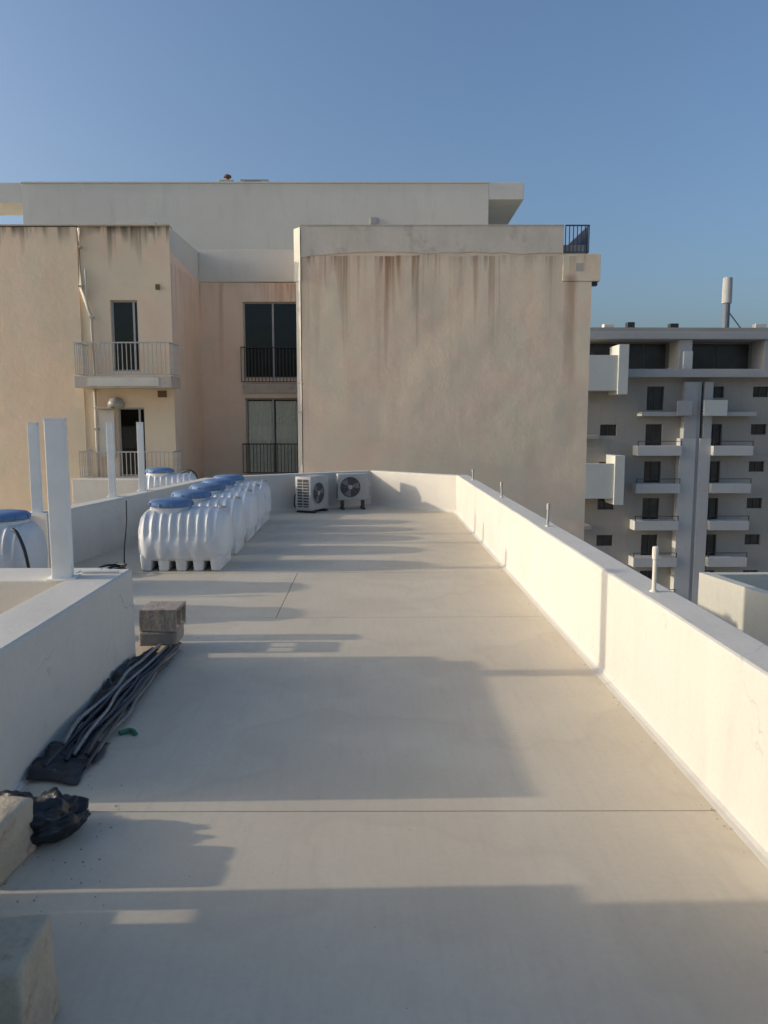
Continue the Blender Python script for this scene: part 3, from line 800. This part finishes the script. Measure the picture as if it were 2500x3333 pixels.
def opening(rect, y, parts, curtain=None, name='window', glass='dark_glass', frame='frame'):
    """a glazed opening: dim room, panes, frame bars"""
    x0, x1, z0, z1 = rect
    bm = bmesh.new(); box(bm, x0 + .002, x1 - .002, y + .12, y + .155, z0 + .002, z0 + .05)
    for xa, xb in [(x0 + .002, x0 + .05), (x1 - .05, x1 - .002)] + [(p - .03, p + .03) for p in parts]: box(bm, xa, xb, y + .118, y + .157, z0 + .052, z1 - .052)
    box(bm, x0 + .002, x1 - .002, y + .12, y + .155, z1 - .05, z1 - .002)
    w = fp(name, bm, frame)
    xs = [x0 + .05] + [q for p in parts for q in (p - .03, p + .03)] + [x1 - .05]
    for a, b in zip(xs[::2], xs[1::2]):
        bm = bmesh.new(); box(bm, a, b, y + .134, y + .142, z0 + .05, z1 - .05)
        fp('pane', bm, glass, w)
    bm = bmesh.new()                                       # room behind
    X0, X1, Y0, Y1 = x0 - .2, x1 + .2, y + .16, y + 3
    v = [bm.verts.new(p) for p in ((X0, Y1, z0 - .03), (X1, Y1, z0 - .03), (X1, Y1, z1 + .1), (X0, Y1, z1 + .1), (X0, Y0, z0 - .03), (X1, Y0, z0 - .03), (X1, Y0, z1 + .1), (X0, Y0, z1 + .1))]
    for f in ((0, 1, 2, 3), (4, 5, 1, 0), (7, 6, 2, 3), (4, 0, 3, 7), (5, 1, 2, 6)): bm.faces.new([v[i] for i in f])
    fp('room', bm, 'room', w)
    for (a, b, zc) in curtain or []:
        bm = bmesh.new(); n = 40; A = []; Bv = []
        for i in range(n + 1):
            x = a + (b - a) * i / n; yy = y + .24 + .03 * math.sin(i * 1.5)
            A.append(bm.verts.new((x, yy, z0 + .06))); Bv.append(bm.verts.new((x, yy, z1 - zc)))
        for i in range(n): bm.faces.new((A[i], A[i + 1], Bv[i + 1], Bv[i]))
        fp('curtain', bm, 'curtain', w, smooth=True)
    return w
opening(WU, 3.5, [-3.37], None)
opening(WL, 3.5, [-3.41], [(-4.28, -3.46, .1), (-3.34, -2.62, .1)], glass='glass')
opening(DU, 0, [-6.94], None, 'balcony_door')
opening(DL, 0, [-6.88], None, 'balcony_door')

def railing(x0, x1, y, z0, z1, step, mat, sides=0.0, name='railing', r=.010, side_at=(0, 1)):
    """top and bottom rail with balusters along the front (and returns to the wall)"""
    bm = bmesh.new()
    box(bm, x0, x1, y - .018, y + .018, z1 - .035, z1); box(bm, x0, x1, y - .012, y + .012, z0 + .04, z0 + .062)
    for x in ([x0 + .018] if 0 in side_at else []) + ([x1 - .018] if 1 in side_at else []):
        if sides:
            box(bm, x - .018, x + .018, y + .019, y + sides, z1 - .035, z1); box(bm, x - .012, x + .012, y + .013, y + sides, z0 + .04, z0 + .062)
    o = fp(name, bm, mat)
    bb = bmesh.new(); box(bb, -r, r, -r, r, z0 + .063 + 21, z1 - .036 + 21)
    me = bpy.data.meshes.new('baluster'); bb.to_mesh(me); bb.free(); me.materials.append(M[mat])
    n = int((x1 - x0) / step)
    for i in range(n + 1):
        mk('baluster', me, None, o, loc=(x0 + .012 + (x1 - x0 - .024) * i / n, y, 0))
    if sides:
        ns = int(sides / step)
        for x in ([x0 + .018] if 0 in side_at else []) + ([x1 - .018] if 1 in side_at else []):
            for i in range(1, ns): mk('baluster', me, None, o, loc=(x, y + sides * i / ns, 0))
    return o
railing(-4.45, -2.06, 3.42, 2.93, 4.14, .115, 'rail_d')
railing(-4.45, -2.06, 3.42, -.14, .90, .115, 'rail_d')
# two balconies on the left block
for z0, z1, zr in ((2.60, 2.93, 3.87), (-.28, .02, .81)):
    bm = bmesh.new(); box(bm, -8.34, -5.60, -1.0, -.002, z0, z1, .015); fp('balcony_slab', bm, 'bslab')
    bm = bmesh.new(); box(bm, -7.95, -5.95, -1.018, -1.001, z0 + .05, z1 - .05, .004); fp('slab_facing', bm, 'pale' if z0 > 0 else 'bslab')
    railing(-8.31, -5.62, -.96, z1, zr, .12, 'rail_l', .95)
# corner balcony railing at the top right
railing(5.60, 6.30, .03, 6.46, 7.27, .115, 'rail_b', 2.6, r=.012, side_at=(1,))
# rainwater pipe with a dog-leg
bm = bmesh.new(); tube(bm, [(-8.36, -.10, 7.15), (-8.37, -.10, 5.45), (-8.10, -.10, 4.66), (-8.10, -.10, 2.935)], .045, 10); fp('rainwater_pipe', bm, 'pale', smooth=True)
bm = bmesh.new(); tube(bm, [(-8.10, -.10, 2.595), (-8.10, -.10, .03)], .045, 10); fp('rainwater_pipe', bm, 'pale', smooth=True)
bm = bmesh.new(); tube(bm, [(-8.22, -.10, 6.0), (-8.22, -.10, 5.05)], .03, 8); fp('rainwater_pipe', bm, 'pale', smooth=True)
for x, z in ((-8.37, 5.5), (-8.10, 4.62), (-8.36, 6.6), (-8.1, 1.4)):
    bm = bmesh.new(); box(bm, x - .065, x + .065, -.16, -.03, z, z + .06, .01); fp('pipe_bracket', bm, 'bslab')
# small fittings
bm = bmesh.new(); box(bm, -6.24, -6.12, -.05, .0, 5.45, 5.60, .01); fp('wall_vent', bm, 'rust')
bm = bmesh.new(); box(bm, -6.28, -6.02, -.03, .0, 2.36, 2.55, .005); fp('wall_vent', bm, 'rust')
bm = bmesh.new(); box(bm, -8.02, -7.56, -.11, -.06, .60, 2.0, .01); fp('shutter_leaf', bm, 'pale')
bm = bmesh.new(); box(bm, -8.03, -7.53, -.42, -.12, 2.02, 2.07, .01); fp('wall_shelf', bm, 'bslab')
t = bmesh.new()
lathe(t, [(.02, 0), (.24, .0), (.24, .12), (.17, .24), (.03, .30)], (0, 0), 20)
sd = mk('satellite_dish', t, M['ac'], label='round pale fitting on the shelf above the lower balcony shutter', cat='dish', smooth=True)
sd.location = FB.matrix_world @ Vector((0, 0, 0)); sd.location = (-7.80 + .3, 22.9 + .35 - .28, 2.075)

# penthouse set back on the roof
PY = 5.1
bm = bmesh.new(); box(bm, -12.3, 4.04, PY, 16, TOP - .6, 9.90, .01); fp('penthouse_wall', bm, 'pent')
bm = bmesh.new(); box(bm, 4.042, 5.27, PY + .003, 15.5, 9.36, 9.93, .012); fp('roof_overhang', bm, 'pent')
bm = bmesh.new(); box(bm, -16.5, -12.303, PY + .003, PY + 1.7, 9.25, 9.93, .012); fp('roof_overhang', bm, 'pent')
bm = bmesh.new(); box(bm, -12.32, 4.02, PY - .03, PY + .2, 9.902, 9.955, .008); fp('roof_edge', bm, 'pent')
bm = bmesh.new(); box(bm, -.10, .14, PY - .09, PY - .002, 8.52, 8.74, .01); fp('wall_box', bm, 'ac')
bm = bmesh.new(); box(bm, -16, 6.3, 3.8, 14, TOP - .7, TOP - .45); box(bm, -16, -5.83, .3, 3.79, TOP - .7, TOP - .45); box(bm, -1.99, 6.3, .3, 3.79, TOP - .7, TOP - .45); fp('roof_slab', bm, 'bslab')
# things on the penthouse roof
def roof_pt(x, y, z):
    return Matrix.Rotation(R(-1.0), 4, 'Z') @ Vector((x, y, 0)) + Vector((0, 22.9, z))
t = thing('roof_condenser', roof_pt(-4.2, PY + .6, 9.90), R(-1.0), 'grey condenser unit on the penthouse roof', 'air conditioner')
bm = bmesh.new(); box(bm, -.52, .48, -.2, .2, .04, .26, .015); mk('casing', bm, M['ac'], t)
bm = bmesh.new(); box(bm, -.36, .22, -.206, -.201, .08, .20); mk('grille', bm, M['grille'], t)
for x in (-.4, .36):
    bm = bmesh.new(); box(bm, x - .04, x + .04, -.2, .2, 0, .039); mk('foot', bm, M['grille'], t)
t = thing('roof_vent', roof_pt(-5.2, PY + .5, 9.90), 0, 'small masonry vent stack on the penthouse roof', 'vent')
bm = bmesh.new(); box(bm, -.27, .25, -.2, .2, 0, .22, .02); mk('stack', bm, M['bslab'], t)
bm = bmesh.new(); lathe(bm, [(.07, .22), (.07, .32), (.14, .34), (.14, .40), (.02, .46)], (.02, 0), 14); mk('cowl', bm, M['rust'], t)

# ------------------------------------------------------------------ grey apartment block far right
GB = thing('grey_block', (0, 62, -21), 0, 'grey apartment block with stacked balconies beyond the right parapet', 'building')
def gp(name, bm, mat, parent=None, **k):
    for v in bm.verts: v.co.z += 21
    return mk(name, bm, M[mat], parent or GB, **k)
wins = []
ST = 3.0
rows = [4.36 - ST * i for i in range(7)]                 # window head heights
doorsL, doorsR, wr, wl = [], [], [], []
for i, zt in enumerate(rows):
    doorsL.append((22.15, 23.52, zt - 1.9, zt)); doorsR.append((27.10, 28.36, zt - (1.9 if i else .9), zt))
    wr.append((30.72, 32.0, zt - .85, zt)); wr.append((34.4, 35.7, zt - .85, zt))
    if i: wl.append((18.46, 19.80, zt - .93, zt - .03))
allw = doorsL + doorsR + wr + wl
bm = bmesh.new(); holed_wall(bm, 14, 46, -21, 5.05, 0, .25, allw); gp('front_wall', bm, 'fb', normals=False)
bm = bmesh.new(); box(bm, 14, 46, .9, 14, -21, 5.0); gp('wall_core', bm, 'fb')
for r_ in allw:
    x0, x1, z0, z1 = r_
    bm = bmesh.new(); box(bm, x0 + .002, x1 - .002, .18, .24, z0 + .002, z0 + .07); box(bm, x0 + .002, x1 - .002, .18, .24, z1 - .07, z1 - .002)
    for a in (x0 + .002, (x0 + x1) / 2 - .04, x1 - .072): box(bm, a, a + .07, .18, .24, z0 + .071, z1 - .071)
    w = gp('window', bm, 'frame_d')
    bm = bmesh.new(); box(bm, x0 + .03, x1 - .03, .245, .25, z0 + .03, z1 - .03); gp('pane', bm, 'pane', w)
# roof storey
bm = bmesh.new(); box(bm, 14, 46, -.6, 14, 8.04, 8.60, .03); gp('roof_slab', bm, 'fb2')
bm = bmesh.new(); box(bm, 14, 46, .1, 14, 8.61, 9.0); gp('roof_parapet', bm, 'fb')
bm = bmesh.new(); box(bm, 19.8, 46, -1.1, 1.0, 5.05, 5.68, .03); gp('balcony_slab', bm, 'fb2')
bm = bmesh.new(); box(bm, 14, 46, 2.2, 2.4, 5.69, 8.03); gp('back_wall', bm, 'fb')
for a, b in ((17.0, 20.6), (20.7, 22.5), (22.6, 24.3), (25.9, 28.4), (28.5, 31.2), (32.2, 35.5)):
    bm = bmesh.new(); box(bm, a, b, 2.1, 2.19, 5.72, 7.9); gp('glazing', bm, 'pane')
for a, b in ((24.5, 25.5), (31.35, 32.0)):
    bm = bmesh.new(); box(bm, a, b, -.3, 1.9, 5.69, 8.03); gp('column', bm, 'fb2')
bm = bmesh.new(); box(bm, 24.75, 25.45, -.6, -.31, 5.69, 7.1); gp('column_panel', bm, 'fbw')
# central pier in two halves with a shadow gap
for a, b in ((24.70, 25.98), (26.28, 27.20)):
    bm = bmesh.new(); box(bm, a, b, -.75, -.002, -21, .22, .02); gp('pier', bm, 'fb3')
    bm = bmesh.new(); box(bm, a + .25, b, -.7, -.002, .225, 4.7, .02); gp('pier', bm, 'fb2')
bm = bmesh.new(); box(bm, 25.981, 26.279, -.60, -.001, -21, 4.7); gp('pier_recess', bm, 'fb2')
# balconies each side of the pier
for i in range(1, 6):
    zt = -.36 - ST * (i - 1)
    for x0, x1 in ((21.15, 24.695), (27.205, 30.42)):
        bm = bmesh.new(); box(bm, x0, x1, -1.2, -.002, zt - .77, zt, .02); b = gp('balcony', bm, 'fb3')
        bm = bmesh.new(); box(bm, x0, x1, -1.15, -1.10, zt + .35, zt + .40); gp('handrail', bm, 'rail_d', b)
        for x in (x0 + .03, x1 - .05): 
            bm = bmesh.new(); box(bm, x, x + .05, -1.15, -1.10, zt + .001, zt + .349); gp('rail_post', bm, 'rail_d', b)
bm = bmesh.new(); box(bm, 21.4, 24.695, -1.1, -.002, 2.0, 2.33, .02); gp('balcony', bm, 'fb2')
bm = bmesh.new(); box(bm, 27.8, 30.55, -1.1, -.002, 2.0, 2.33, .02); gp('balcony', bm, 'fb2')
bm = bmesh.new(); box(bm, 26.25, 28.1, -1.35, -1.11, 2.02, 3.25, .02); gp('balcony_screen', bm, 'fbw')
bm = bmesh.new(); box(bm, 24.1, 25.3, -1.35, -1.26, 2.05, 3.2, .02); gp('balcony_screen', bm, 'fb2')
# white loggias on the left part
for z0, z1, f0, f1 in ((3.95, 6.65, 3.66, 7.45), (-4.45, -1.70, -4.93, -1.07)):
    bm = bmesh.new(); box(bm, 15.0, 19.02, -2.2, -1.9, z0, z1, .02); gp('loggia_panel', bm, 'fbw')
    bm = bmesh.new(); box(bm, 19.021, 19.80, -2.35, -.002, f0, f1, .02); gp('loggia_fin', bm, 'fbw')
    bm = bmesh.new(); box(bm, 15.0, 19.02, -1.9, -.002, z0, z0 + .2); gp('loggia_floor', bm, 'fb')
bm = bmesh.new(); box(bm, 15, 18.0, -1.4, -.003, .2, .5, .02); gp('balcony', bm, 'fb')
bm = bmesh.new(); box(bm, 15, 17.6, -1.4, -.003, -7.0, -6.7, .02); gp('balcony', bm, 'fb')
# on its roof
t = thing('antenna_mast', (28.66, 63, 8.99), 0, 'antenna mast with a pale drum on the grey block roof', 'mast')
bm = bmesh.new(); tube(bm, [(0, 0, 0), (0, 0, 2.2)], .28, 12); mk('pole', bm, M['mast'], t, smooth=False)
bm = bmesh.new(); lathe(bm, [(.30, 2.0), (.38, 2.05), (.38, 3.2), (.36, 4.0), (.30, 4.05)], (0, 0), 20); mk('drum', bm, M['fb2'], t)
bm = bmesh.new(); tube(bm, [(0, 0, 1.6), (.9, 0, .5), (1.3, 0, 0)], .05, 8); mk('stay', bm, M['mast'], t)
for x, w_, h_, mt, lab in ((19.1, .8, .35, 'pale', 'small white roof box at the left end of the grey block'), (20.9, .6, .5, 'rail_d', 'dark water heater on the grey block roof, left one'), (24.4, .7, .4, 'rail_d', 'dark water heater on the grey block roof, right one'), (31.4, .9, .4, 'pale', 'small white roof box right of the antenna mast')):
    t = thing('roof_box', (x, 63, 9.0), 0, lab, 'box')
    bm = bmesh.new(); box(bm, -w_ / 2, w_ / 2, -.3, .3, .06, h_, .04); mk('casing', bm, M[mt], t)
    bm = bmesh.new(); box(bm, -w_ / 2 + .05, w_ / 2 - .05, -.25, .25, -.05, .06); mk('stand', bm, M['rail_d'], t)

# ------------------------------------------------------------------ white neighbour just beyond the right parapet
NB = thing('white_neighbour', (0, 0, -21), 0, 'lower white building beyond the near end of the right parapet', 'building')
k_ = .94; path_ = [(8.02 * k_, 18.36 * k_), (8.45 * k_, 15.9 * k_), (9.6 * k_, 9.0 * k_)]; zt_ = 21 - 1.78
bm = bmesh.new(); extrude_xz(bm, [(0, 0), (0, zt_), (-.25, zt_), (-.25, 0)], path_); mk('wall', bm, M['nbw'], NB)
bm = bmesh.new(); box(bm, path_[0][0] + .26, 15, path_[0][1] - .25, path_[0][1], 0, zt_ - .002); mk('wall', bm, M['nbw'], NB)
bm = bmesh.new(); prism(bm, [(path_[0][0] + .27, path_[0][1] - .26), (path_[2][0] + .3, path_[2][1]), (15, path_[2][1]), (15, path_[0][1] - .26)], 0, zt_ - 3.2); mk('roof', bm, M['floor'], NB)

# ------------------------------------------------------------------ mortar crumbs and grit swept against the walls
rg = random.Random(5); bm = bmesh.new()
def crumb(x, y, r_):
    q = bmesh.ops.create_icosphere(bm, subdivisions=1, radius=r_)
    sx, sy, sz = rg.uniform(.6, 1.4), rg.uniform(.6, 1.4), rg.uniform(.4, .9)
    for v in q['verts']: v.co = Vector((v.co.x * sx + x, v.co.y * sy + y, max(0, v.co.z * sz + r_ * .4)))
for _ in range(70): crumb(rg.gauss(-1.25, .12), rg.gauss(2.75, .3), rg.uniform(.0015, .005))
for _ in range(90): crumb(XR - .055 - abs(rg.gauss(0, .03)), rg.uniform(2.6, 13.5), rg.uniform(.0015, .005))
for _ in range(60): crumb(rg.gauss(-1.4, .09), rg.uniform(3.5, 6.1), rg.uniform(.0015, .005))
for _ in range(50): crumb(rg.uniform(-1.3, 1.4), rg.uniform(1.6, 7), rg.uniform(.001, .003))
mk('grit', bm, M['block'], kind='stuff', label='scattered mortar crumbs and grit on the terrace floor', cat='grit')
